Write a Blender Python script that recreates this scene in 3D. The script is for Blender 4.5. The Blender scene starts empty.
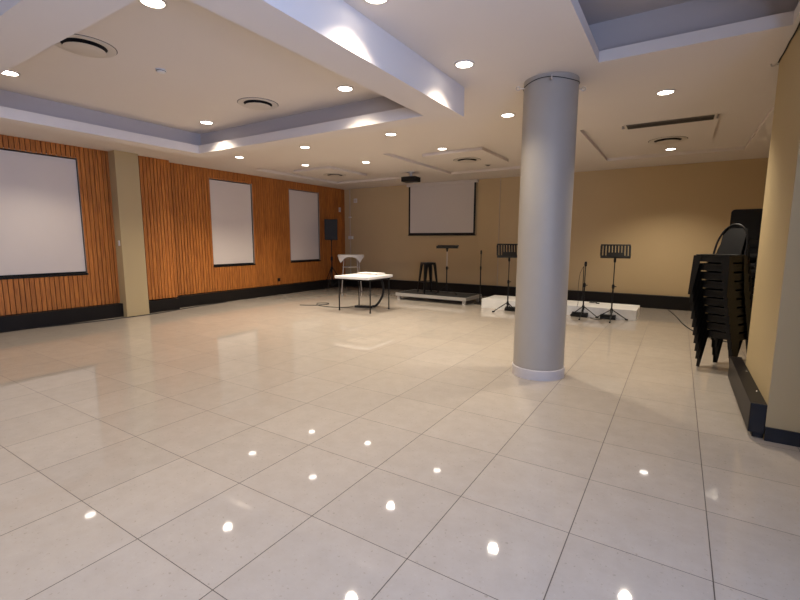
import bpy, bmesh, math, random
from mathutils import Vector, Matrix
random.seed(7)
COL = bpy.context.scene.collection
PI = math.pi

# ------------------------------------------------------------------ materials
def s2l(c):
    return tuple((v / 255 / 12.92) if v / 255 <= 0.04045 else ((v / 255 + 0.055) / 1.055) ** 2.4 for v in c)

def mat(name, rgb, rough=0.6, metal=0.0, var=0.06, scale=6.0, bump=0.0, bscale=60.0, spec=0.5, coat=0.0):
    m = bpy.data.materials.new(name); m.use_nodes = True
    nt = m.node_tree; b = nt.nodes['Principled BSDF']
    tc = nt.nodes.new('ShaderNodeTexCoord')
    n = nt.nodes.new('ShaderNodeTexNoise'); n.inputs['Scale'].default_value = scale; n.inputs['Detail'].default_value = 4
    nt.links.new(tc.outputs['Object'], n.inputs['Vector'])
    mx = nt.nodes.new('ShaderNodeMix'); mx.data_type = 'RGBA'
    c = s2l(rgb)
    mx.inputs['A'].default_value = (*[v * (1 - var) for v in c], 1)
    mx.inputs['B'].default_value = (*[min(1, v * (1 + var)) for v in c], 1)
    nt.links.new(n.outputs['Fac'], mx.inputs['Factor'])
    nt.links.new(mx.outputs['Result'], b.inputs['Base Color'])
    b.inputs['Roughness'].default_value = rough; b.inputs['Metallic'].default_value = metal
    b.inputs['Specular IOR Level'].default_value = spec
    if coat: b.inputs['Coat Weight'].default_value = coat
    if bump:
        n2 = nt.nodes.new('ShaderNodeTexNoise'); n2.inputs['Scale'].default_value = bscale
        nt.links.new(tc.outputs['Object'], n2.inputs['Vector'])
        bp = nt.nodes.new('ShaderNodeBump'); bp.inputs['Strength'].default_value = bump; bp.inputs['Distance'].default_value = 0.01
        nt.links.new(n2.outputs['Fac'], bp.inputs['Height']); nt.links.new(bp.outputs['Normal'], b.inputs['Normal'])
    return m

def emit(name, rgb, power):
    m = bpy.data.materials.new(name); m.use_nodes = True
    nt = m.node_tree; nt.nodes.remove(nt.nodes['Principled BSDF'])
    e = nt.nodes.new('ShaderNodeEmission'); e.inputs['Color'].default_value = (*rgb, 1); e.inputs['Strength'].default_value = power
    nt.links.new(e.outputs[0], nt.nodes['Material Output'].inputs['Surface'])
    return m

def math_node(nt, op, a=None, b=None):
    n = nt.nodes.new('ShaderNodeMath'); n.operation = op
    for i, v in enumerate((a, b)):
        if v is None: continue
        if isinstance(v, (int, float)): n.inputs[i].default_value = v
        else: nt.links.new(v, n.inputs[i])
    return n.outputs[0]

def floor_material():
    m = bpy.data.materials.new('polished porcelain tile'); m.use_nodes = True
    nt = m.node_tree; b = nt.nodes['Principled BSDF']; L = nt.links
    tc = nt.nodes.new('ShaderNodeTexCoord'); sp = nt.nodes.new('ShaderNodeSeparateXYZ')
    L.new(tc.outputs['Object'], sp.inputs[0])
    T = 0.6
    def axis(out, off):
        u = math_node(nt, 'DIVIDE', math_node(nt, 'SUBTRACT', out, off), T)
        fl = math_node(nt, 'FLOOR', u); fr = math_node(nt, 'SUBTRACT', u, fl)
        d = math_node(nt, 'MULTIPLY', math_node(nt, 'MINIMUM', fr, math_node(nt, 'SUBTRACT', 1.0, fr)), T)
        return fl, d
    fx, dx = axis(sp.outputs['X'], -0.965)
    fy, dy = axis(sp.outputs['Y'], 2.201)
    gx = math_node(nt, 'LESS_THAN', dx, 0.0025); gy = math_node(nt, 'LESS_THAN', dy, 0.0019)
    g = math_node(nt, 'MAXIMUM', gx, gy)
    cmb = nt.nodes.new('ShaderNodeCombineXYZ'); L.new(fx, cmb.inputs[0]); L.new(fy, cmb.inputs[1])
    wn = nt.nodes.new('ShaderNodeTexWhiteNoise'); L.new(cmb.outputs[0], wn.inputs['Vector'])
    n1 = nt.nodes.new('ShaderNodeTexNoise'); n1.inputs['Scale'].default_value = 7; n1.inputs['Detail'].default_value = 6
    n1.inputs['Roughness'].default_value = 0.7
    L.new(tc.outputs['Object'], n1.inputs['Vector'])
    n2 = nt.nodes.new('ShaderNodeTexNoise'); n2.inputs['Scale'].default_value = 55; n2.inputs['Detail'].default_value = 3
    L.new(tc.outputs['Object'], n2.inputs['Vector'])
    r1 = nt.nodes.new('ShaderNodeValToRGB')
    r1.color_ramp.elements[0].position = 0.3; r1.color_ramp.elements[0].color = (*s2l((164, 154, 142)), 1)
    r1.color_ramp.elements[1].position = 0.7; r1.color_ramp.elements[1].color = (*s2l((172, 162, 150)), 1)
    L.new(n1.outputs['Fac'], r1.inputs[0])
    # small dark and pale flecks
    r2 = nt.nodes.new('ShaderNodeValToRGB')
    e = r2.color_ramp.elements
    e[0].position = 0.27; e[0].color = (0.78, 0.75, 0.72, 1); e[1].position = 0.36; e[1].color = (1, 1, 1, 1)
    ee = e.new(0.66); ee.color = (1, 1, 1, 1); ee = e.new(0.74); ee.color = (1.1, 1.1, 1.1, 1)
    L.new(n2.outputs['Fac'], r2.inputs[0])
    mul = nt.nodes.new('ShaderNodeMix'); mul.data_type = 'RGBA'; mul.blend_type = 'MULTIPLY'; mul.inputs['Factor'].default_value = 1
    L.new(r1.outputs[0], mul.inputs['A']); L.new(r2.outputs[0], mul.inputs['B'])
    hsv = nt.nodes.new('ShaderNodeHueSaturation')
    L.new(mul.outputs['Result'], hsv.inputs['Color'])
    L.new(math_node(nt, 'ADD', math_node(nt, 'MULTIPLY', wn.outputs['Value'], 0.07), 0.965), hsv.inputs['Value'])
    mg = nt.nodes.new('ShaderNodeMix'); mg.data_type = 'RGBA'
    L.new(g, mg.inputs['Factor']); L.new(hsv.outputs['Color'], mg.inputs['A'])
    mg.inputs['B'].default_value = (*s2l((70, 58, 48)), 1)
    L.new(mg.outputs['Result'], b.inputs['Base Color'])
    L.new(math_node(nt, 'ADD', math_node(nt, 'MULTIPLY', g, 0.5), 0.04), b.inputs['Roughness'])
    b.inputs['Specular IOR Level'].default_value = 0.5
    # slight unevenness between tiles
    nb = nt.nodes.new('ShaderNodeTexNoise'); nb.inputs['Scale'].default_value = 2.2
    L.new(tc.outputs['Object'], nb.inputs['Vector'])
    bp = nt.nodes.new('ShaderNodeBump'); bp.inputs['Strength'].default_value = 0.012; bp.inputs['Distance'].default_value = 0.02
    L.new(nb.outputs['Fac'], bp.inputs['Height']); L.new(bp.outputs['Normal'], b.inputs['Normal'])
    return m

SL = 0.070
def slat_material():
    m = bpy.data.materials.new('oiled timber slats'); m.use_nodes = True
    nt = m.node_tree; b = nt.nodes['Principled BSDF']; L = nt.links
    tc = nt.nodes.new('ShaderNodeTexCoord'); sp = nt.nodes.new('ShaderNodeSeparateXYZ')
    L.new(tc.outputs['Object'], sp.inputs[0])
    idx = math_node(nt, 'FLOOR', math_node(nt, 'DIVIDE', sp.outputs['Y'], SL))
    wn = nt.nodes.new('ShaderNodeTexWhiteNoise'); wn.noise_dimensions = '1D'; L.new(idx, wn.inputs['W'])
    cmb = nt.nodes.new('ShaderNodeCombineXYZ')
    L.new(math_node(nt, 'MULTIPLY', sp.outputs['Y'], 26), cmb.inputs[1])
    L.new(math_node(nt, 'ADD', math_node(nt, 'MULTIPLY', sp.outputs['Z'], 1.4), math_node(nt, 'MULTIPLY', wn.outputs['Value'], 30)), cmb.inputs[2])
    L.new(math_node(nt, 'MULTIPLY', sp.outputs['X'], 20), cmb.inputs[0])
    n = nt.nodes.new('ShaderNodeTexNoise'); n.inputs['Scale'].default_value = 2.0; n.inputs['Detail'].default_value = 5
    n.inputs['Distortion'].default_value = 0.6
    L.new(cmb.outputs[0], n.inputs['Vector'])
    r = nt.nodes.new('ShaderNodeValToRGB')
    r.color_ramp.elements[0].position = 0.32; r.color_ramp.elements[0].color = (*s2l((142, 78, 28)), 1)
    r.color_ramp.elements[1].position = 0.68; r.color_ramp.elements[1].color = (*s2l((196, 122, 52)), 1)
    L.new(n.outputs['Fac'], r.inputs[0])
    hsv = nt.nodes.new('ShaderNodeHueSaturation'); L.new(r.outputs[0], hsv.inputs['Color'])
    hsv.inputs['Saturation'].default_value = 1.0
    L.new(math_node(nt, 'ADD', math_node(nt, 'MULTIPLY', wn.outputs['Value'], 0.22), 0.9), hsv.inputs['Value'])
    L.new(hsv.outputs['Color'], b.inputs['Base Color'])
    b.inputs['Roughness'].default_value = 0.5
    return m

def board_material():
    m = mat('white painted planks', (226, 224, 220), 0.55, var=0.1, scale=9)
    return m

M = dict(
    floor=floor_material(), slat=slat_material(),
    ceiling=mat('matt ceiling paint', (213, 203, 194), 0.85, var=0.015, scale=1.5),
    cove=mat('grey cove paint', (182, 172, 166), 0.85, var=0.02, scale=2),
    wall=mat('beige wall paint', (193, 169, 130), 0.75, var=0.03, scale=2, bump=0.03, bscale=120),
    pier=mat('stone beige wall paint', (178, 157, 116), 0.7, var=0.03, scale=2, bump=0.03, bscale=120),
    column=mat('grey beige textured paint', (160, 152, 141), 0.55, var=0.05, scale=5, bump=0.05, bscale=90),
    ring=mat('pale column skirting', (190, 182, 178), 0.4, var=0.06, scale=14),
    backing=mat('dark brown backing board', (48, 26, 12), 0.8, var=0.1),
    skirt=mat('near black skirting', (20, 16, 15), 0.45, var=0.15, scale=12, spec=0.3),
    blind=mat('white roller fabric', (212, 200, 190), 0.8, var=0.02, scale=3, bump=0.02, bscale=300),
    frame=mat('grey window lining', (150, 140, 130), 0.6, var=0.05),
    dark=mat('satin black metal', (15, 14, 14), 0.5, metal=0.0, var=0.2, scale=20, spec=0.3),
    chair=mat('glossy black painted steel', (12, 12, 13), 0.32, metal=0.0, var=0.15, scale=20, spec=0.35),
    pad=mat('black upholstery', (15, 17, 22), 0.75, var=0.2, scale=60, bump=0.1, bscale=400),
    rubber=mat('black rubber', (20, 19, 18), 0.7, var=0.1),
    chrome=mat('brushed steel', (196, 188, 180), 0.35, metal=0.4, var=0.05, scale=30),
    alu=mat('silver aluminium', (190, 188, 184), 0.35, metal=0.6, var=0.05, scale=30),
    white=mat('white plastic', (208, 206, 203), 0.45, var=0.03),
    cloth=mat('white cloth', (212, 207, 203), 0.9, var=0.04, scale=12, bump=0.15, bscale=250),
    plank=board_material(),
    carpet=mat('black stage carpet', (26, 25, 25), 0.85, var=0.2, scale=80, bump=0.2, bscale=300),
    vent=mat('white diffuser metal', (196, 186, 174), 0.5, var=0.03),
    slot=mat('shaded slot metal', (74, 66, 58), 0.8, var=0.1),
    void=mat('dark duct inside', (18, 13, 11), 0.9, var=0.1),
    grille=mat('dark speaker grille', (12, 12, 13), 0.6, var=0.3, scale=200, bump=0.3, bscale=500),
    screen=mat('matt projection fabric', (206, 198, 192), 0.9, var=0.01, scale=2),
    lens=emit('lit lamp lens', (1.0, 0.93, 0.84), 14.0),
    glassd=mat('black lens glass', (20, 22, 30), 0.08, var=0.1),
    pipe=mat('painted conduit', (188, 172, 148), 0.6, var=0.04),
)

# ------------------------------------------------------------------ mesh helpers
def bx(bm, x0, x1, y0, y1, z0, z1):
    v = [bm.verts.new((x, y, z)) for z in (z0, z1) for x, y in ((x0, y0), (x1, y0), (x1, y1), (x0, y1))]
    for f in ((3, 2, 1, 0), (4, 5, 6, 7), (0, 1, 5, 4), (1, 2, 6, 5), (2, 3, 7, 6), (3, 0, 4, 7)):
        bm.faces.new([v[i] for i in f])
    return v

def obox(bm, M4, x0, x1, y0, y1, z0, z1):
    v = bx(bm, x0, x1, y0, y1, z0, z1)
    for w in v: w.co = M4 @ w.co

def frame_for(d):
    d = d.normalized()
    a = Vector((0, 0, 1)) if abs(d.z) < 0.9 else Vector((1, 0, 0))
    u = d.cross(a).normalized(); w = u.cross(d).normalized()
    return u, w

def tube(bm, pts, r, n=10, closed=False, r1=None):
    pts = [Vector(p) for p in pts]; rings = []
    N = len(pts)
    for i, p in enumerate(pts):
        if closed: d = pts[(i + 1) % N] - pts[i - 1]
        else: d = pts[min(i + 1, N - 1)] - pts[max(i - 1, 0)]
        u, w = frame_for(d)
        rr = r if r1 is None else r + (r1 - r) * i / max(1, N - 1)
        if rings:  # keep frames aligned
            pu = (rings[-1][0].co - pts[i - 1]); pu = pu - d.normalized() * pu.dot(d.normalized())
            if pu.length > 1e-6:
                u = pu.normalized(); w = u.cross(d.normalized())
        rings.append([bm.verts.new(p + u * math.cos(2 * PI * k / n) * rr + w * math.sin(2 * PI * k / n) * rr) for k in range(n)])
    for i in range(N if closed else N - 1):
        a, b = rings[i], rings[(i + 1) % N]
        for k in range(n):
            bm.faces.new((a[k], a[(k + 1) % n], b[(k + 1) % n], b[k]))
    if not closed:
        bm.faces.new(rings[0][::-1]); bm.faces.new(rings[-1])

def lathe(bm, prof, c=(0, 0, 0), n=32, cap=True):
    rings = []
    for r, z in prof:
        rings.append([bm.verts.new((c[0] + r * math.cos(2 * PI * k / n), c[1] + r * math.sin(2 * PI * k / n), c[2] + z)) for k in range(n)])
    for a, b in zip(rings, rings[1:]):
        for k in range(n):
            bm.faces.new((a[k], a[(k + 1) % n], b[(k + 1) % n], b[k]))
    if cap:
        bm.faces.new(rings[0][::-1]); bm.faces.new(rings[-1])

def prism(bm, poly, z0, z1, M4=None):
    a = [bm.verts.new((x, y, z0)) for x, y in poly]; b = [bm.verts.new((x, y, z1)) for x, y in poly]
    bm.faces.new(a[::-1]); bm.faces.new(b)
    for i in range(len(poly)):
        j = (i + 1) % len(poly)
        bm.faces.new((a[i], a[j], b[j], b[i]))
    if M4:
        for v in a + b: v.co = M4 @ v.co

def rrect(hx, hy, r, n=5):
    p = []
    for sx, sy, a0 in ((1, 1, 0), (-1, 1, PI / 2), (-1, -1, PI), (1, -1, 1.5 * PI)):
        for k in range(n + 1):
            a = a0 + PI / 2 * k / n
            p.append((sx * (hx - r) + r * math.cos(a), sy * (hy - r) + r * math.sin(a)))
    return p

def obj(name, bm, m, parent=None, loc=None, smooth=False, bevel=0.0):
    bmesh.ops.recalc_face_normals(bm, faces=bm.faces)
    if bevel:
        bmesh.ops.bevel(bm, geom=[e for e in bm.edges if e.is_manifold and e.calc_face_angle(0) > 0.6], offset=bevel, segments=2, affect='EDGES', profile=0.5)
    me = bpy.data.meshes.new(name); bm.to_mesh(me); bm.free()
    me.materials.append(m)
    if smooth:
        for p in me.polygons: p.use_smooth = True
        try: me.set_sharp_from_angle(angle=0.6)
        except Exception: pass
    o = bpy.data.objects.new(name, me); COL.objects.link(o)
    if parent: o.parent = parent
    if loc: o.location = loc
    return o

def B(): return bmesh.new()

def tag(o, label, cat, group=None):
    o['label'] = label; o['category'] = cat
    if group: o['group'] = group
    return o

def thing(name, label, cat, loc=(0, 0, 0), rotz=0.0, group=None):
    o = bpy.data.objects.new(name, None); o.empty_display_size = 0.1
    COL.objects.link(o); o.location = loc; o.rotation_euler = (0, 0, rotz)
    return tag(o, label, cat, group)

def struct(name, bm, m, parent=None, **k):
    o = obj(name, bm, m, parent, **k)
    if parent is None: o['kind'] = 'structure'
    return o

def dup(root, loc, rotz, label, group=None):
    r = root.copy(); COL.objects.link(r); r.location = loc; r.rotation_euler = (0, 0, rotz); r['label'] = label
    if group: r['group'] = group
    for ch in list(root.children):
        c = ch.copy(); COL.objects.link(c); c.parent = r
        for g in ch.children:
            d = g.copy(); COL.objects.link(d); d.parent = c
    return r

# ------------------------------------------------------------------ camera
H = 1.47
yaw, pitch, roll, fpx = 0.56213984, 0.133813616, 0.00342288, 439.114
cy, sy, cp, sn = math.cos(yaw), math.sin(yaw), math.cos(pitch), math.sin(pitch)
F = Vector((-sy * cp, cy * cp, -sn)); R0 = Vector((cy, sy, 0)); U0 = R0.cross(F)
RR = R0 * math.cos(roll) + U0 * math.sin(roll); UU = -R0 * math.sin(roll) + U0 * math.cos(roll)
cam = bpy.data.cameras.new('camera'); co = bpy.data.objects.new('camera', cam); COL.objects.link(co)
cam.sensor_width = 36; cam.lens = fpx / 800 * 36; cam.clip_start = 0.05
mw = Matrix.Identity(4)
for i in range(3):
    mw[i][0] = RR[i]; mw[i][1] = UU[i]; mw[i][2] = -F[i]
mw[0][3], mw[1][3], mw[2][3] = 0, 0, H
co.matrix_world = mw
bpy.context.scene.camera = co

# ------------------------------------------------------------------ room shell
XL, XR, YF, YB = -9.42, 1.62, -3.2, 11.3
ZM, ZS = 3.10, 2.80
b = B(); bx(b, XL - .2, XR + .2, YF - .2, YB + .2, -0.2, 0.0); struct('floor', b, M['floor'])

def holed(bm, x0, x1, y0, y1, z, holes):
    xs = sorted({x0, x1, *[h[0] for h in holes], *[h[1] for h in holes]}); ys = sorted({y0, y1, *[h[2] for h in holes], *[h[3] for h in holes]})
    for xa, xb in zip(xs, xs[1:]):
        for ya, yb in zip(ys, ys[1:]):
            cx, cyy = (xa + xb) / 2, (ya + yb) / 2
            if any(h[0] < cx < h[1] and h[2] < cyy < h[3] for h in holes): continue
            bm.faces.new([bm.verts.new(p) for p in ((xa, ya, z), (xa, yb, z), (xb, yb, z), (xb, ya, z))])

def ringwall(bm, x0, x1, y0, y1, z0, z1):
    p = [(x0, y0), (x1, y0), (x1, y1), (x0, y1)]
    for i in range(4):
        a, c = p[i], p[(i + 1) % 4]
        bm.faces.new([bm.verts.new(q) for q in ((*a, z0), (*c, z0), (*c, z1), (*a, z1))])

# ring bulkhead round the left coffer
OUT = (-6.66, -2.07, 1.12, 4.57); INN = (-6.40, -2.42, 1.46, 4.30); UPP = (-6.53, -2.29, 1.33, 4.43)
TR = (-0.75, 0.605, -0.9, 4.60); TRU = (-0.88, 0.735, -1.03, 4.73)
TRAYS = [(-8.5, -6.30, 7.10, 10.1), (-4.88, -2.66, 7.10, 10.1), (-1.37, 0.86, 7.15, 10.1)]
ISL = [(-8.0, -6.84, 7.85, 9.25), (-4.36, -3.12, 7.72, 9.15), (-0.84, 0.32, 7.42, 8.95)]
b = B()
holed(b, XL - .2, XR + .2, YF - .2, YB + .2, ZM, [UPP, TR] + TRAYS)
# right tray: lip, ledge, upper side, top
ringwall(b, *TR, ZM, 3.20); holed(b, *TRU, 3.20, [TR])
for t in TRAYS:
    ringwall(b, *t, ZM, 3.155); holed(b, *t, 3.155, [])
holed(b, *UPP, 3.13, [])
bx(b, XL - .2, XR + .2, YF - .2, YB + .2, 3.62, 3.8)
bmesh.ops.remove_doubles(b, verts=b.verts, dist=1e-5)
struct('ceiling', b, M['ceiling'])
b = B()
holed(b, *OUT, ZS, [INN]); ringwall(b, *OUT, ZS, ZM); ringwall(b, *INN, ZS, 2.92)
holed(b, *UPP, 2.92, [INN])
bmesh.ops.remove_doubles(b, verts=b.verts, dist=1e-5)
struct('trim_1', b, M['ceiling'])
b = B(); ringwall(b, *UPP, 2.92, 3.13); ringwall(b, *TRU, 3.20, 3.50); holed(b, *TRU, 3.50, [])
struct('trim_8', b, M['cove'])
# flush centre panels hung in the shallow trays
for i, t in enumerate(ISL):
    b = B(); bx(b, *t, ZM + 0.0, 3.15); struct('trim_%d' % (i + 2), b, M['ceiling'])

# back wall
b = B(); bx(b, XL - .2, XR + .2, YB, YB + .2, 0, 3.62); struct('wall_back', b, M['wall'])
b = B(); bx(b, XL - .2, XR + .2, YF - .2, YF, 0, 3.62); struct('wall_front', b, M['wall'])
b = B(); bx(b, XL - .2, XL, YF, YB, 0, 3.62); struct('wall_left', b, M['backing'])
# right wall with a daylight window behind the viewer
WY0, WY1, WZ0, WZ1 = -2.9, 1.3, 0.5, 2.7
b = B()
bx(b, XR, XR + .2, YF, WY0, 0, 3.62); bx(b, XR, XR + .2, WY1, YB, 0, 3.62)
bx(b, XR, XR + .2, WY0, WY1, 0, WZ0); bx(b, XR, XR + .2, WY0, WY1, WZ1, 3.62)
struct('wall_right', b, M['pier'])
b = B()
for yy in (WY0, -1.5, -.1, WY1 - .05): bx(b, XR + .06, XR + .12, yy, yy + .05, WZ0, WZ1)
bx(b, XR + .06, XR + .12, WY0, WY1, WZ0, WZ0 + .05); bx(b, XR + .06, XR + .12, WY0, WY1, WZ1 - .05, WZ1)
struct('window_4', b, M['frame'])
# piers and column
b = B(); bx(b, XL, -8.87, 4.25, 4.67, 0, ZM); struct('pier_left', b, M['pier'])
b = B(); bx(b, 0.645, XR, 4.10, 5.40, 0, ZM); struct('pier_right', b, M['pier'])
CX, CYc, CR = -1.238, 4.87, 0.27
b = B(); lathe(b, [(CR, 0.105), (CR, ZM)], (CX, CYc, 0), 64); colo = struct('column', b, M['column'], smooth=True)
b = B(); lathe(b, [(CR + .012, 0), (CR + .012, .1), (CR + .006, .108), (CR - .01, .108)], (CX, CYc, 0), 64); obj('column_skirting', b, M['ring'], colo, smooth=True)

# skirting
b = B(); bx(b, -9.12, -9.0, YF, 4.25, 0, .255); bx(b, -9.12, -8.97, 4.67, 5.37, 0, .24); bx(b, -9.30, -9.14, 5.37, YB, 0, .25)
struct('baseboard_left', b, M['skirt'], bevel=0.004)
b = B(); bx(b, -9.12, XR, 11.19, YB, 0, .29); struct('baseboard_back', b, M['skirt'], bevel=0.004)
b = B(); bx(b, .545, .645, 4.10, 5.72, .045, .27); bx(b, .575, .645, 4.13, 5.72, 0, .045); br = struct('baseboard_right', b, M['skirt'], bevel=0.004)
b = B(); bx(b, .645, XR, 4.085, 4.10, 0, .105); struct('baseboard_pier', b, M['skirt'])
for (x, y) in ((.622, 4.45), (.622, 5.1)):
    b = B(); lathe(b, [(.007, 0), (.007, .003), (.003, .005)], (x, y, .27), 12); obj('screw', b, M['chrome'], br)

# slat panels and windows of the left wall
def slats(name, xf, y0, y1, wins):
    bb = B(); zt, zb = ZM, .262
    k0 = math.floor(y0 / SL)
    k = k0
    while k * SL < y1:
        a, c = max(y0, k * SL + .0055), min(y1, k * SL + SL - .0055); k += 1
        if c - a < .012: continue
        segs = [(zb, zt)]
        for (wa, wb, za, zc) in wins:
            if c > wa and a < wb:
                if wa <= a and c <= wb: segs = [(zb, za), (zc, zt)]
                elif a < wa: 
                    bx(bb, xf - .028, xf, wa - .0, c, zb, za); bx(bb, xf - .028, xf, wa, c, zc, zt); c = wa - .0005
                else:
                    bx(bb, xf - .028, xf, a, wb, zb, za); bx(bb, xf - .028, xf, a, wb, zc, zt); a = wb + .0005
        if c - a > .004:
            for s in segs: bx(bb, xf - .028, xf, a, c, *s)
    o = struct(name, bb, M['slat'])
    bk = B(); xs = xf - .028
    ys = sorted({y0, y1, *[w[0] for w in wins], *[w[1] for w in wins]})
    for ya, yb in zip(ys, ys[1:]):
        w = [w for w in wins if w[0] <= ya and yb <= w[1]]
        if w:
            bx(bk, xs - .02, xs, ya, yb, zb, w[0][2]); bx(bk, xs - .02, xs, ya, yb, w[0][3], zt)
        else: bx(bk, xs - .02, xs, ya, yb, zb, zt)
    obj('backing_board', bk, M['backing'], o)
    return o
W = [(1.6, 3.735, .87, 2.89), (6.44, 7.63, .87, 2.88), (8.90, 10.10, .88, 2.89)]
slats('trim_5', -9.10, 1.2, 4.25, [W[0]])
slats('trim_6', -9.03, 4.67, 5.37, [])
slats('trim_7', -9.25, 5.37, YB, W[1:])
names = ['large white roller blind in the slatted wall left of the pier', 'white roller blind in the slatted wall just right of the pier',
         'white roller blind in the slatted wall beside the loudspeaker']
for i, (wa, wb, za, zc) in enumerate(W):
    xf = -9.10 if i == 0 else -9.25
    b = B(); d = .15
    bx(b, xf - d, xf - .001, wa - .02, wa, za, zc); bx(b, xf - d, xf - .001, wb, wb + .02, za, zc)
    bx(b, xf - d, xf - .001, wa - .02, wb + .02, zc, zc + .02)
    wo = struct('window_%d' % (i + 1), b, M['frame'])
    b = B(); bx(b, xf - d, xf + .004, wa - .01, wb + .015, za - .035, za); obj('window_sill', b, M['skirt'], wo)
    b = B(); bx(b, xf - d - .01, xf - d, wa - .02, wb + .02, za, zc); obj('window_pane', b, M['glassd'], wo)
    t = thing('roller_blind', names[i], 'blind', (xf - .045, (wa + wb) / 2, za), 0, 'roller blinds on the timber wall')
    hw = (wb - wa) / 2
    b = B(); bx(b, -.0015, .0015, -hw + .006, hw - .008, .03, zc - za - .018); obj('blind_fabric', b, M['blind'], t)
    b = B(); bx(b, -.008, .008, -hw + .006, hw - .008, .004, .03); obj('bottom_bar', b, M['dark'], t)
    b = B(); tube(b, [(-.03, -hw + .01, zc - za - .024), (-.03, hw - .01, zc - za - .024)], .02, 14); obj('roller', b, M['dark'], t)

# ------------------------------------------------------------------ ceiling lamps, diffusers
LAMP_W, LAMP_C = 88.0, (1.0, 0.89, 0.73)
def downlight(x, y, z, label, w=1.0, r=.078, lit=True):
    t = thing('ceiling_downlight', label, 'ceiling light', (x, y, z), 0, 'round recessed downlights')
    b = B(); lathe(b, [(r + .018, -.0005), (r + .016, -.008), (r, -.01), (r - .004, -.002)], n=36, cap=False); obj('trim_ring', b, M['vent'], t, smooth=True)
    b = B(); lathe(b, [(r - .003, -.006), (r - .003, -.003)], n=36); obj('lens', b, M['lens'], t)
    l = bpy.data.lights.new('downlight_beam', 'SPOT'); l.energy = LAMP_W * w; l.color = LAMP_C
    l.spot_size = math.radians(122); l.spot_blend = 0.75; l.shadow_soft_size = .06
    lo = bpy.data.objects.new('downlight_beam', l); COL.objects.link(lo); lo.parent = t; lo.location = (0, 0, -.03)
    return t
for a in [(-3.23, 3.98, 3.13, 'round downlight inside the coffer, nearest to the big beam'),
          (-5.80, 4.04, 3.13, 'round downlight in the far left corner of the coffer'),
          (-5.81, 1.85, 3.13, 'round downlight in the coffer at the left edge of the photo'),
          (-3.25, 1.89, 3.13, 'round downlight in the coffer cut by the top edge of the photo'),
          (-1.81, 3.98, ZM, 'large bright round downlight between the big beam and the column'),
          (-1.85, 2.62, ZM, 'round downlight right of the beam at the very top of the photo'),
          (-2.01, 5.81, ZM, 'round downlight just left of the column top'),
          (-0.25, 5.85, ZM, 'round downlight right of the column in front of the slot grille'),
          (-3.88, 5.88, ZM, 'round downlight on the ceiling just beyond the far end of the beam'),
          (-5.69, 5.88, ZM, 'middle one of the three round downlights behind the coffer'),
          (-7.47, 5.89, ZM, 'round downlight behind the coffer nearest the timber wall'),
          (-5.66, 7.63, ZM, 'small round downlight on the plain ceiling left of the projector'),
          (-3.82, 7.50, 3.155, 'small round downlight in the tray above the projection screen'),
          (-7.24, 7.48, 3.155, 'small round downlight in the far left ceiling tray'),
          (-0.26, 9.68, 3.155, 'small round downlight by the round diffuser near the back wall right')]:
    downlight(*a, w=1.0 if a[1] < 5 else 2.4)
for x, y in ((-5.8, -0.6), (-3.2, -0.6), (-1.8, 0.9), (-8.0, 0.4), (-8.0, 3.0)):  # unseen lamps added to give the room more light
    z = ZM
    downlight(x, y, z, 'round downlight added out of view for more light', 1.0)

def diffuser(x, y, z, r, label):
    t = thing('ceiling_diffuser', label, 'air vent', (x, y, z), 0, 'round air diffusers')
    b = B(); lathe(b, [(r, -.0005), (r, -.008), (r * .93, -.014), (r * .72, -.006), (r * .72, -.001)], n=48, cap=False); obj('outer_ring', b, M['vent'], t, smooth=True)
    b = B(); lathe(b, [(r * .73, -.002), (r * .73, -.0008)], n=48); obj('duct_opening', b, M['void'], t)
    b = B(); lathe(b, [(r * 1.0, -.002), (r * 1.03, -.002), (r * 1.03, -.0006), (r * 1.0, -.0006)], n=48, cap=False); obj('gap_ring', b, M['slot'], t)  # dark ring drawn for the shaded gap round the diffuser
    b = B(); lathe(b, [(r * .3, -.003), (r * .5, -.02), (r * .66, -.032), (r * .62, -.035), (r * .1, -.035)], n=48); obj('centre_disc', b, M['vent'], t, smooth=True)
diffuser(-4.47, 1.97, 3.13, .235, 'round white air diffuser in the coffer at the upper left, partly hidden by its rim')
diffuser(-4.49, 3.85, 3.13, .235, 'round white air diffuser in the middle of the coffer')
diffuser(-0.28, 8.55, ZM, .27, 'round air diffuser in the centre panel behind the slot grille')
diffuser(-3.76, 8.50, ZM, .27, 'round air diffuser in the centre panel above the projection screen')
diffuser(-7.42, 8.70, ZM, .27, 'round air diffuser near the far left corner of the ceiling')
t = thing('smoke_detector', 'small white round smoke detector in the coffer', 'smoke detector', (-4.44, 2.62, 3.13))
b = B(); lathe(b, [(.05, 0), (.05, -.008), (.042, -.010), (.042, -.02), (.034, -.026), (.012, -.028)], n=28); obj('housing', b, M['white'], t, smooth=True)
b = B(); lathe(b, [(.0445, -.012), (.0445, -.016)], n=28); obj('sensor_slot', b, M['void'], t)
t = thing('ceiling_sensor', 'small dark round sensor on the ceiling right of the screen diffuser', 'sensor', (-3.72, 9.55, 3.155))
b = B(); lathe(b, [(.07, 0), (.07, -.01), (.05, -.02)], n=24); obj('housing', b, M['vent'], t, smooth=True)
b = B(); lathe(b, [(.05, -.021), (.02, -.03)], n=24); obj('dome', b, M['void'], t, smooth=True)
# slot grille
t = thing('slot_grille', 'long dark linear air slot in the ceiling right of the column', 'air vent', (-0.245, 7.29, ZM))
b = B(); bx(b, -.54, .54, -.145, .145, -.006, .0); obj('slot_frame', b, M['vent'], t)
b = B(); bx(b, -.51, .51, -.13, .13, -.010, -.0061); obj('slot_opening', b, M['slot'], t)
for y in (-.05, 0, .05):
    b = B(); bx(b, -.50, .50, y - .003, y + .003, -.014, -.0101); obj('slot_blade', b, M['dark'], t)

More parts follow.
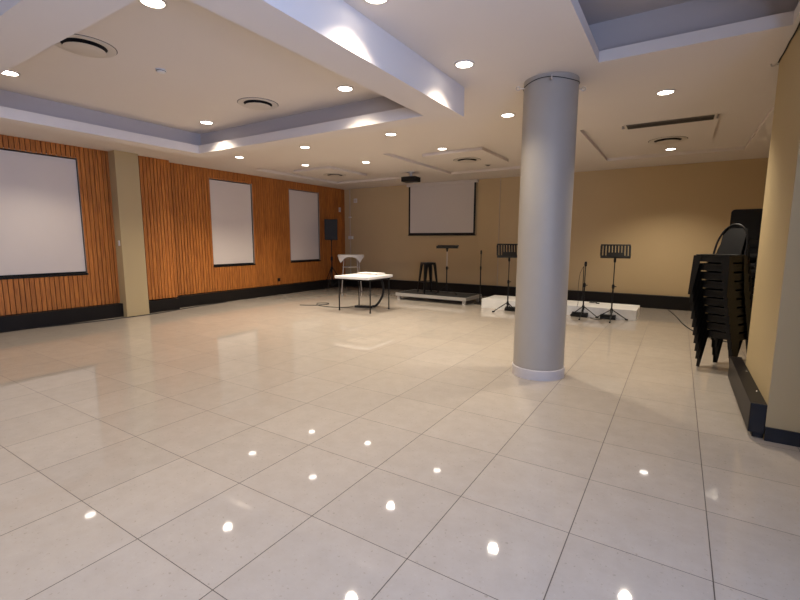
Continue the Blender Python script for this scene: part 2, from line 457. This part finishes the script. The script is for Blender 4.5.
# ------------------------------------------------------------------ wire and hooks on column, right pier
t = thing('wire_loop', 'thin wire with eye hooks tied round the column top', 'wire', (CX, CYc, 3.05))
b = B(); tube(b, [((CR + .006) * math.cos(2 * PI * k / 40), (CR + .006) * math.sin(2 * PI * k / 40), .012 * math.sin(3 * 2 * PI * k / 40)) for k in range(40)], .0035, 6, closed=True); obj('wire', b, M['dark'], t, smooth=True)
for ang in (math.radians(212), math.radians(32), math.radians(285)):
    b = B(); c, s = math.cos(ang), math.sin(ang)
    tube(b, [(c * CR, s * CR, -.02), (c * (CR + .05), s * (CR + .05), -.02)], .006, 8)
    tube(b, [(c * (CR + .068 + .02 * math.cos(q)), s * (CR + .068 + .02 * math.cos(q)), -.02 + .02 * math.sin(q)) for q in [2 * PI * k / 12 for k in range(12)]], .005, 6, closed=True)
    obj('eye_hook', b, M['chrome'], t, smooth=True)
t = thing('pier_wire', 'dark cord with a hook along the top of the right pier', 'wire', (.64, 4.75, 3.08))
b = B(); tube(b, [(-.004, -.64 + .13 * k, -.012 * math.sin(k * 2.1) ** 2) for k in range(11)], .006, 6); obj('cord', b, M['dark'], t, smooth=True)
b = B(); tube(b, [(0, .62, -.01), (-.03, .62, -.03), (-.05, .62, -.03), (-.055, .62, -.01)], .006, 8); obj('hook', b, M['chrome'], t, smooth=True)

# ------------------------------------------------------------------ wall fittings
def plate(label, cat, loc, nrm, w=.075, h=.115, name='wall_socket', m='white'):
    t = thing(name, label, cat, loc, {'-y': 0, '+x': PI / 2, '-x': -PI / 2}[nrm])
    b = B(); bx(b, -w / 2, w / 2, -.012, 0, -h / 2, h / 2); obj('plate', b, M[m], t, bevel=.003)
    b = B(); bx(b, -w * .28, w * .28, -.018, -.012, -h * .26, h * .26); obj('insert', b, M['vent' if m == 'white' else 'void'], t)
plate('white square plate on the back wall, high up in the left corner', 'wall plate', (-8.80, YB, 2.73), '-y', .13, .13, 'wall_plate')
plate('white switch box on the timber wall beside the corner pipe', 'switch', (-9.25, 11.05, 2.45), '+x', .09, .14, 'wall_switch')
plate('small white control box on the side of the left pier', 'thermostat', (-8.95, 4.25, 1.41), '-y', .055, .10, 'thermostat')
plate('black socket low on the timber wall between two blinds', 'socket', (-9.25, 8.42, .40), '+x', .09, .09, 'wall_socket', 'dark')
t = thing('corner_pipe', 'vertical white conduit pipe in the far left corner', 'pipe', (-9.0, 11.26, 0))
b = B(); tube(b, [(0, 0, .29), (0, 0, 3.1)], .022, 10); obj('pipe', b, M['pipe'], t, smooth=True)
b = B(); bx(b, -.04, .1, -.05, .04, 1.52, 1.62); obj('junction_box', b, M['white'], t)
b = B(); bx(b, -.035, .035, -.03, .04, 2.2, 2.23); obj('clamp', b, M['white'], t)
tt = B(); tube(tt, [(-4.04, 11.29, .29), (-4.04, 11.29, 3.1)], .011, 8); tag(obj('wall_conduit', tt, M['pipe'], smooth=True), 'thin vertical conduit on the back wall right of the screen', 'pipe')

# ------------------------------------------------------------------ projector and screen
t = thing('projection_screen', 'white pull-down projection screen with black border on the back wall', 'screen', (-5.74, 11.24, 1.64))
b = B(); bx(b, -.995, .995, -.002, .002, .06, 1.46); obj('screen_fabric', b, M['screen'], t)
b = B(); bx(b, -1.05, -.995, -.0025, .0025, .0, 1.46); bx(b, .995, 1.05, -.0025, .0025, .0, 1.46); bx(b, -.995, .995, -.0025, .0025, .0, .06); obj('black_border', b, M['rubber'], t)
b = B(); tube(b, [(-1.06, 0, -.005), (1.06, 0, -.005)], .014, 10); obj('bottom_bar', b, M['dark'], t)
b = B(); bx(b, -1.1, 1.1, -.05, .052, 1.385, 1.46); obj('screen_case', b, M['screen'], t, bevel=.01)
t = thing('projector', 'black projector hanging from the ceiling in front of the screen', 'projector', (-5.55, 9.28, ZM), math.radians(4))
b = B(); bx(b, -.19, .19, -.15, .15, -.23, -.115); obj('body', b, M['dark'], t, bevel=.015)
b = B(); lathe(b, [(.09, 0), (.09, -.02), (.03, -.025), (.03, -.115)], n=20); obj('ceiling_mount', b, M['white'], t)
b = B(); lathe(b, [(.035, 0), (.042, .03), (.03, .035)], n=20)
bmesh.ops.rotate(b, verts=b.verts, cent=(0, 0, 0), matrix=Matrix.Rotation(-PI / 2, 3, 'X')); bmesh.ops.translate(b, verts=b.verts, vec=(.08, .145, -.17)); obj('lens', b, M['glassd'], t)

# ------------------------------------------------------------------ loudspeaker on tripod
SPX, SPY = -8.72, 10.02
t = thing('speaker_stand', 'black tripod stand under the loudspeaker in the left corner', 'stand', (SPX, SPY, 0), .4)
b = B(); tube(b, [(0, 0, .12), (0, 0, .95)], .02, 12); tube(b, [(0, 0, .95), (0, 0, 1.5)], .016, 12); obj('pole', b, M['dark'], t, smooth=True)
b = B(); lathe(b, [(.032, .88), (.032, .98), (.022, 1.0)], n=16); obj('collar', b, M['dark'], t)
b = B(); lathe(b, [(.03, .62), (.03, .7)], n=16); obj('leg_collar', b, M['dark'], t)
for k in range(3):
    a = 2 * PI * k / 3 + .5; c, s = math.cos(a), math.sin(a)
    b = B(); tube(b, [(c * .03, s * .03, .66), (c * .42, s * .42, .012)], .011, 8); tube(b, [(c * .02, s * .02, .14), (c * .24, s * .24, .31)], .008, 8); obj('leg', b, M['dark'], t, smooth=True)
t = thing('loudspeaker', 'black box loudspeaker on a tripod beside the far blind', 'speaker', (SPX, SPY, 1.49), math.radians(38))
b = B(); prism(b, [(-.19, -.16), (.19, -.16), (.14, .16), (-.14, .16)], 0, .60); obj('cabinet', b, M['dark'], t, bevel=.012)
b = B(); bx(b, -.17, .17, -.172, -.16, .03, .57); obj('grille', b, M['grille'], t, bevel=.004)
b = B(); lathe(b, [(.03, -.02), (.03, 0)], n=14); obj('pole_socket', b, M['rubber'], t)

# ------------------------------------------------------------------ high table with cloth
HX, HY = -7.96, 9.98
t = thing('bistro_table', 'tall round table on slim silver legs under a white cloth', 'table', (HX, HY, 0), math.radians(32))
b = B(); lathe(b, [(.30, 1.035), (.36, 1.04), (.365, 1.06), (.36, 1.068)], n=40); obj('tabletop', b, M['dark'], t, smooth=True)
for a in (20, 160, 215, 325):
    c, s = math.cos(math.radians(a)), math.sin(math.radians(a))
    b = B(); tube(b, [(c * .22, s * .22, 1.036), (c * .31, s * .31, .01)], .014, 10); obj('leg', b, M['chrome'], t, smooth=True)
b = B(); tube(b, [(.245 * math.cos(2 * PI * k / 24), .245 * math.sin(2 * PI * k / 24), .72) for k in range(24)], .009, 8, closed=True); obj('leg_ring', b, M['chrome'], t, smooth=True)
b = B(); N = 44; S = .84; g = []
for i in range(N + 1):
    row = []
    for j in range(N + 1):
        u, v = (i / N - .5) * S, (j / N - .5) * S
        x, y = (u - v) * math.sqrt(.5), (u + v) * math.sqrt(.5)
        r = math.hypot(x, y)
        if r <= .366: p = (x, y, 1.072)
        else:
            a = math.atan2(y, x); h = r - .366
            rr = .372 + .06 * h + .012 * math.sin(9 * a) * min(1, h / .1)
            p = (rr * math.cos(a), rr * math.sin(a), 1.072 - h)
        row.append(b.verts.new(p))
    g.append(row)
for i in range(N):
    for j in range(N): b.faces.new((g[i][j], g[i + 1][j], g[i + 1][j + 1], g[i][j + 1]))
o = obj('tablecloth', b, M['cloth'], loc=(HX, HY, 0), smooth=True); o.rotation_euler = (0, 0, math.radians(80))
sm = o.modifiers.new('thickness', 'SOLIDIFY'); sm.thickness = .003; sm.offset = 1
tag(o, 'small white cloth draped with hanging corners over the tall table', 'tablecloth')

# ------------------------------------------------------------------ folding table, cables
t = thing('folding_table', 'square white plastic folding table with thin black legs', 'table', (-5.63, 7.50, 0), math.radians(1))
b = B(); prism(b, rrect(.435, .47, .03), .69, .745); obj('tabletop', b, M['white'], t, bevel=.008)
b = B()
for s in (-1, 1): bx(b, -.42, .42, s * .36 - .012, s * .36 + .012, .655, .69); bx(b, s * .40 - .012, s * .40 + .012, -.36, .36, .655, .69)
obj('under_frame', b, M['dark'], t)
for sx in (-1, 1):
    for s in (-1, 1):
        b = B(); tube(b, [(sx * .40, s * .35, .69), (sx * .40, s * .35, .02)], .013, 10); lg = obj('leg', b, M['dark'], t, smooth=True)
        b = B(); lathe(b, [(.017, 0), (.017, .03)], (sx * .40, s * .35, 0), 12); obj('rubber_foot', b, M['rubber'], lg)
b = B()
for k in range(4): prism(b, rrect(.29 - .008 * k, .16 - .005 * k, .02), k * .008, k * .008 + .007)
o = obj('folded_cloth', b, M['cloth'], loc=(-5.67, 7.80, .746)); tag(o, 'white folded cloth lying on the back of the white folding table', 'cloth')
t = thing('power_strip', 'black power strip on the floor under the folding table', 'power strip', (-5.82, 7.72, 0), math.radians(20))
b = B(); bx(b, -.2, .2, -.035, .035, 0, .045); obj('body', b, M['rubber'], t, bevel=.006)
for k in range(4):
    b = B(); lathe(b, [(.02, .045), (.02, .049)], (-.14 + .09 * k, 0, 0), 14); obj('outlet', b, M['void'], t)
b = B()
pts = [(-6.04, 7.64, .01), (-6.2, 7.45, .008), (-6.5, 7.35, .008), (-6.85, 7.4, .008), (-7.1, 7.62, .008), (-6.95, 7.78, .008), (-6.75, 7.6, .02), (-6.95, 7.35, .008), (-7.25, 7.2, .008)]
def smooth_path(p, n=8):
    out = []
    P = [Vector(p[0])] + [Vector(q) for q in p] + [Vector(p[-1])]
    for i in range(1, len(P) - 2):
        for k in range(n):
            s = k / n
            out.append(.5 * ((2 * P[i]) + (-P[i - 1] + P[i + 1]) * s + (2 * P[i - 1] - 5 * P[i] + 4 * P[i + 1] - P[i + 2]) * s * s + (-P[i - 1] + 3 * P[i] - 3 * P[i + 1] + P[i + 2]) * s ** 3))
    out.append(P[-1]); return out
tube(b, smooth_path(pts), .008, 7); tag(obj('power_cable', b, M['rubber'], smooth=True), 'thin black cable looping over the floor left of the folding table', 'cable')
b = B()
tube(b, smooth_path([(-5.52, 7.94, .69), (-5.46, 7.96, .5), (-5.46, 7.95, .30), (-5.52, 7.91, .14), (-5.60, 7.86, .04), (-5.66, 7.83, .03)]), .026, 9)
tag(obj('hanging_cable', b, M['rubber'], smooth=True), 'thick black cable bundle curving down from the folding table to the power strip', 'cable')

# ------------------------------------------------------------------ stage riser, stool, lectern stand
t = thing('stage_platform', 'low black-topped stage platform with silver edge in front of the back wall', 'stage', (-5.0, 9.72, 0), math.radians(-1))
b = B(); bx(b, -.95, .95, -.44, .44, .165, .175); obj('deck', b, M['carpet'], t)
b = B(); bx(b, -.97, .97, -.46, -.44, .10, .176); bx(b, -.97, .97, .44, .46, .10, .176); bx(b, -.97, -.95, -.44, .44, .10, .176); bx(b, .95, .97, -.44, .44, .10, .176); bx(b, -.95, .95, -.44, .44, .135, .165); obj('edge_frame', b, M['alu'], t)
for sx in (-1, 1):
    for s in (-1, 1):
        b = B(); bx(b, sx * .90 - .035, sx * .90 + .035, s * .40 - .035, s * .40 + .035, 0, .135); obj('foot', b, M['alu'], t, bevel=.004)

def tapered_leg(bm, sx, s, x_top, y_top, x_bot, y_bot, ztop, w_top, w_bot, th=.0026):
    # folded sheet-steel leg: two thin tapering flanges meeting at the outer corner
    for d in ('x', 'y'):
        top = [(x_top, y_top), (x_top - (w_top if d == 'x' else th), y_top - (th if d == 'x' else w_top))]
        bot = [(x_bot, y_bot), (x_bot - (w_bot if d == 'x' else th), y_bot - (th if d == 'x' else w_bot))]
        vs = []
        for (p, q), z in ((bot, 0.0), (top, ztop)):
            for (x, y) in ((p[0], p[1]), (q[0], p[1]), (q[0], q[1]), (p[0], q[1])):
                vs.append(bm.verts.new((sx * x, s * y, z)))
        for f in ((0, 1, 2, 3), (4, 5, 6, 7), (0, 1, 5, 4), (1, 2, 6, 5), (2, 3, 7, 6), (3, 0, 4, 7)):
            bm.faces.new([vs[i] for i in f])

t = thing('bar_stool', 'black metal bar stool with tapered legs standing on the stage platform', 'stool', (-5.27, 9.68, .1755), math.radians(54))
b = B(); prism(b, rrect(.155, .155, .045), .745, .765); prism(b, rrect(.16, .16, .05), .715, .745); obj('seat', b, M['chair'], t, bevel=.006)
for sx in (-1, 1):
    for s in (-1, 1):
        b = B(); tapered_leg(b, sx, s, .15, .15, .205, .205, .72, .085, .032, .004); obj('leg', b, M['chair'], t)
b = B()
for z, h in ((.27, .178),):
    for s in (-1, 1): bx(b, -h, h, s * h - .004, s * h + .004, z, z + .022); bx(b, s * h - .004, s * h + .004, -h, h, z, z + .022)
obj('foot_rest', b, M['chair'], t)

def tripod(t, hub, spread, rad, rot, pole=.011, top=1.0, chrome=False):
    b = B(); tube(b, [(0, 0, .07), (0, 0, .64)], pole + .003, 12); obj('lower_tube', b, M['dark'], t, smooth=True)
    b = B(); tube(b, [(0, 0, .64), (0, 0, top)], pole - .002, 12); obj('upper_tube', b, M['chrome' if chrome else 'dark'], t, smooth=True)
    b = B(); lathe(b, [(.02, .60), (.024, .62), (.024, .66), (.016, .68)], n=16); tube(b, [(.02, 0, .64), (.055, 0, .64)], .008, 8); obj('clutch', b, M['dark'], t, smooth=True)
    b = B(); lathe(b, [(.022, hub - .03), (.024, hub), (.024, hub + .05), (.016, hub + .06)], n=16); obj('hub', b, M['dark'], t, smooth=True)
    for k in range(3):
        a = rot + 2 * PI * k / 3; c, s = math.cos(a), math.sin(a)
        b = B(); tube(b, [(c * .015, s * .015, hub + .03), (c * spread * .45, s * spread * .45, hub * .72), (c * spread, s * spread, .014)], rad, 8); lg = obj('leg', b, M['dark'], t, smooth=True)
        b = B(); tube(b, [(c * (spread - .03), s * (spread - .03), .018), (c * (spread + .02), s * (spread + .02), .0145)], .0135, 10); obj('rubber_foot', b, M['rubber'], lg, smooth=True)

def music_stand(label, loc, rz, top, tilt, rot, slots=True, chrome=False, scale=1.0):
    t = thing('music_stand', label, 'music stand', loc, rz, 'music stands')
    tripod(t, .17, .30, .009, rot, top=top, chrome=chrome)
    T = Matrix.Translation((0, -.02, top + .02)) @ Matrix.Rotation(-tilt, 4, 'X')
    w, h = .25 * scale, .30
    b = B()
    if slots:
        obox(b, T, -w, w, -.002, .002, .0, .05); obox(b, T, -w, w, -.002, .002, h - .03, h)
        n = 9
        for k in range(n + 1):
            x = -w + .012 + (2 * w - .024) * k / n
            obox(b, T, x - .0185, x + .0185, -.002, .002, .05, h - .03)
        obox(b, T, -w * .6, w * .6, -.0025, .0025, .05, .12)
    else:
        obox(b, T, -w, w, -.002, .002, 0, h)
    dk = obj('desk', b, M['dark'], t)
    b = B(); obox(b, T, -w, w, -.055, .002, -.004, 0); obox(b, T, -w, w, -.057, -.055, -.004, .018); obj('ledge', b, M['dark'], dk)
    b = B(); lathe(b, [(.018, -.06), (.022, -.03), (.022, .03)], (0, 0, top), 14); obox(b, T, -.03, .03, .002, .03, .02, .10); obj('tilt_joint', b, M['dark'], t)
    return t
music_stand('black music stand with slotted desk just left of the column', (-2.93, 8.86, 0), math.radians(25), 1.12, math.radians(22), -.9)
music_stand('black music stand with slotted desk right of the column', (-.98, 9.0, 0), math.radians(8), 1.15, math.radians(34), -1.65)
music_stand('music stand with its desk tipped nearly flat standing on the stage platform', (-4.77, 9.72, .1755), math.radians(20), 1.10, math.radians(76), -.5, slots=False, chrome=True, scale=1.05)

# ------------------------------------------------------------------ microphone stands
t = thing('microphone_stand', 'straight black microphone stand on a round base beside the stage platform', 'microphone stand', (-3.89, 9.72, 0), 0, 'microphone stands')
b = B(); lathe(b, [(.14, 0), (.14, .012), (.12, .025), (.03, .035), (.018, .06)], n=32); obj('base', b, M['dark'], t, smooth=True)
b = B(); tube(b, [(0, 0, .05), (0, 0, .85)], .014, 12); obj('lower_tube', b, M['dark'], t, smooth=True)
b = B(); lathe(b, [(.017, .80), (.02, .82), (.02, .87), (.014, .89)], n=14); obj('clutch', b, M['dark'], t, smooth=True)
b = B(); tube(b, [(0, 0, .88), (0, 0, 1.16)], .011, 12); obj('upper_tube', b, M['dark'], t, smooth=True)
b = B(); lathe(b, [(.011, 1.16), (.019, 1.18), (.019, 1.25), (.012, 1.26)], n=14); obj('clip', b, M['rubber'], t, smooth=True)
t = thing('microphone_stand', 'black tripod microphone stand with folded boom right of the column', 'microphone stand', (-1.48, 9.0, 0), 0, 'microphone stands')
tripod(t, .19, .28, .008, -1.6, top=1.08)
b = B(); tube(b, [(-.025, 0, .38), (-.03, 0, 1.0)], .008, 8); lathe(b, [(.02, 1.0), (.024, 1.02), (.024, 1.07), (.016, 1.09)], n=14); obj('boom_arm', b, M['dark'], t, smooth=True)
b = B(); lathe(b, [(.018, .34), (.018, .42)], (-.025, 0, 0), 12); obj('counterweight', b, M['rubber'], t)
b = B(); tube(b, smooth_path([(-.03, 0, 1.0), (-.09, -.01, .85), (-.11, 0, .55), (-.1, .01, .3), (-.12, .03, .2)]), .004, 6); obj('loose_cable', b, M['rubber'], t, smooth=True)

# ------------------------------------------------------------------ white low platform and foot boxes
t = thing('low_white_platform', 'low white plank platform behind the column, under the music stands', 'platform', (-2.11, 9.62, 0))
b = B(); n = 7
for k in range(n):
    y0 = -.42 + .84 * k / n; bx(b, -1.53, 1.53, y0 + .003, y0 + .84 / n - .003, .165, .195)
obj('deck', b, M['plank'], t, bevel=.003)
b = B()
bx(b, -1.53, -.5, -.42, -.40, .0, .165); bx(b, -.495, .5, -.42, -.40, .0, .165); bx(b, .505, 1.53, -.42, -.40, .0, .165)
bx(b, -1.53, 1.53, .40, .42, .0, .165); bx(b, -1.53, -1.51, -.40, .40, .0, .165); bx(b, 1.51, 1.53, -.40, .40, .0, .165)
obj('side_boards', b, M['plank'], t)
def pedal(label, x, y, w, rz):
    t = thing('foot_pedal', label, 'pedal', (x, y, 0), rz, 'foot pedals')
    b = B(); prism(b, [(-.06, 0), (.06, 0), (.06, .085), (-.06, .045)], -w / 2, w / 2, Matrix.Rotation(PI / 2, 4, 'Z') @ Matrix.Rotation(PI / 2, 4, 'X')); obj('case', b, M['dark'], t, bevel=.004)
    b = B(); bx(b, -w * .42, w * .42, -.045, .02, .072, .08); obj('treadle', b, M['rubber'], t)
    b = B(); lathe(b, [(.011, .075), (.011, .095)], (w * .3, .045, 0), 12); obj('knob', b, M['chrome'], t)
pedal('black foot pedal behind the music stand left of the column', -2.93, 9.10, .26, .05)
pedal('black foot pedal behind the tripod microphone stand', -1.56, 9.12, .30, .0)
pedal('black foot pedal behind the music stand right of the column', -1.05, 9.12, .27, .05)
t = thing('cable_coil', 'small dark cable coil lying on top of the white platform', 'cable', (-1.42, 9.78, .196))
b = B(); tube(b, [(.07 * (1 + .1 * math.sin(k)) * math.cos(k * PI / 8), .05 * math.sin(k * PI / 8), .008 + .0011 * k) for k in range(40)], .006, 6); obj('loops', b, M['rubber'], t, smooth=True)
b = B(); bx(b, .06, .12, -.012, .012, 0, .022); obj('plug', b, M['rubber'], t, bevel=.003)
b = B(); tube(b, smooth_path([(-1.35, 9.05, .008), (-1.24, 8.93, .008), (-1.15, 8.98, .008), (-1.1, 9.06, .02)]), .007, 7); tag(obj('floor_strand', b, M['rubber'], smooth=True), 'short black cable on the floor between the two stands right of the column', 'cable')
b = B(); tube(b, smooth_path([(-.1, 11.1, .008), (.05, 10.2, .008), (.2, 9.1, .008), (.42, 8.3, .008), (.75, 7.9, .008)]), .007, 7); tag(obj('floor_strand', b, M['rubber'], smooth=True), 'thin cable on the floor running from the back wall to the chair stacks', 'cable')
b = B(); tube(b, smooth_path([(-8.97, 2.9, .008), (-8.83, 3.7, .008), (-8.80, 4.3, .008), (-8.81, 4.9, .008), (-8.95, 5.6, .008), (-9.07, 6.6, .008)]), .009, 7); tag(obj('floor_strand', b, M['rubber'], smooth=True), 'dark strand for the shadow line along the floor past the foot of the left pier', 'cable')  # dark strand laid where a thin shadow line runs

# ------------------------------------------------------------------ stacked chairs
def make_chair(label, group):
    t = thing('stacking_chair', label, 'chair', (0, 0, 0), 0, group)
    b = B(); prism(b, rrect(.178, .178, .05), .436, .452)
    prism(b, rrect(.174, .174, .05), .372, .436)
    obj('seat', b, M['chair'], t, bevel=.004)
    for sx in (-1, 1):
        for s in (-1, 1):
            b = B(); tapered_leg(b, sx, s, .180, .180, .197, .197, .44, .085, .034); obj('leg', b, M['chair'], t)
    # hoop back
    b = B(); pts = []
    for k in range(25):
        a = PI * k / 24; x = .158 * math.cos(a) * (1 - .12 * math.sin(a)); h = math.sin(a) ** .62
        pts.append((x, .172 + .10 * h - .03 * (1 - abs(math.cos(a))) * 0, .44 + .345 * h))
    tube(b, pts, .011, 8); obj('back_frame', b, M['chair'], t, smooth=True)
    b = B()
    for (xa, xb) in ((-.115, .115),):
        hi = .74
        v = [b.verts.new(p) for p in ((xa, .172, .44), (xb, .172, .44), (xb, .268, hi), (xa, .268, hi), (xa, .175, .44), (xb, .175, .44), (xb, .271, hi), (xa, .271, hi))]
        for f in ((0, 1, 2, 3), (7, 6, 5, 4), (0, 1, 5, 4), (1, 2, 6, 5), (2, 3, 7, 6), (3, 0, 4, 7)): b.faces.new([v[i] for i in f])
    obj('back_splat', b, M['chair'], t)
    return t
ORD = ['lowest', 'second from the floor', 'third from the floor', 'fourth from the floor', 'fifth from the floor', 'sixth from the floor', 'seventh from the floor', 'eighth from the floor', 'second from the top', 'topmost']
proto = make_chair('', 'black chairs stacked by the right pier')
def stack(x, y, rz, n, dz, fwd, where, proto, first, group):
    for k in range(n):
        nm = ORD[k] if k < n - 2 else ORD[10 - n + k]
        lab = where % nm
        c, s = math.cos(rz), math.sin(rz)
        loc = (x + s * fwd * k, y - c * fwd * k, dz * k)
        if k == 0 and first:
            proto.location = loc; proto.rotation_euler = (0, 0, rz); proto['label'] = lab
        else: dup(proto, loc, rz, lab, group)
stack(.547, 6.267, math.radians(-30), 10, .098, .034, 'black metal chair, %s in the front stack by the right pier', proto, True, 'black chairs stacked by the right pier')
stack(.95, 6.84, math.radians(-30), 8, .098, .026, 'black metal chair, %s in the second stack behind the front one', proto, False, 'black chairs in the second stack')

def make_padded(label):
    t = thing('padded_chair', label, 'chair', (0, 0, 0), 0, 'black padded chairs in the rear stack')
    b = B(); prism(b, rrect(.23, .22, .05), .425, .475); obj('seat_pad', b, M['pad'], t, bevel=.015)
    b = B(); bx(b, -.215, .215, -.20, -.18, .405, .424); bx(b, -.215, .215, .18, .20, .405, .424); obj('seat_frame', b, M['dark'], t)
    for sx in (-1, 1):
        for s in (-1, 1):
            b = B(); tube(b, [(sx * .245, s * .20, .41), (sx * .25, s * (.22 if s < 0 else .26), .01)], .010, 8); tube(b, [(sx * .2, s * .19, .412), (sx * .245, s * .20, .412)], .009, 8); obj('leg', b, M['dark'], t, smooth=True)
        b = B(); tube(b, [(sx * .17, .20, .415), (sx * .17, .25, .55), (sx * .17, .29, .92)], .010, 8); obj('back_post', b, M['dark'], t, smooth=True)
    b = B(); prism(b, rrect(.24, .21, .05), -.02, .02, Matrix.Translation((0, .268, .875)) @ Matrix.Rotation(math.radians(-6), 4, 'X') @ Matrix.Rotation(PI / 2, 4, 'X')); obj('backrest', b, M['pad'], t, bevel=.012)
    return t
pp = make_padded('')
stack(.80, 7.55, math.radians(-6), 8, .12, .0, 'black padded chair, %s in the rear stack beyond the metal chairs', pp, True, 'black padded chairs in the rear stack')

# ------------------------------------------------------------------ daylight and world
w = bpy.data.worlds.new('world'); bpy.context.scene.world = w; w.use_nodes = True
nt = w.node_tree; bg = nt.nodes['Background']
sky = nt.nodes.new('ShaderNodeTexSky'); sky.sky_type = 'HOSEK_WILKIE'; sky.turbidity = 4; sky.sun_direction = (-.6, -.3, .6)
nt.links.new(sky.outputs[0], bg.inputs['Color']); bg.inputs['Strength'].default_value = 0.3
l = bpy.data.lights.new('window_daylight', 'AREA'); l.shape = 'RECTANGLE'; l.size = WY1 - WY0; l.size_y = WZ1 - WZ0
l.energy = 380; l.color = (0.40, 0.56, 1.0)
lo = bpy.data.objects.new('window_daylight', l); COL.objects.link(lo)
lo.location = (XR + .24, (WY0 + WY1) / 2, (WZ0 + WZ1) / 2); lo.rotation_euler = (PI / 2, 0, PI / 2)

sc = bpy.context.scene
sc.view_settings.view_transform = 'Standard'; sc.view_settings.look = 'None'; sc.view_settings.gamma = 1; sc.view_settings.use_curve_mapping = False
sc.view_settings.exposure = 0.0
sc.cycles.max_bounces = 8; sc.cycles.diffuse_bounces = 5; sc.cycles.use_denoising = True
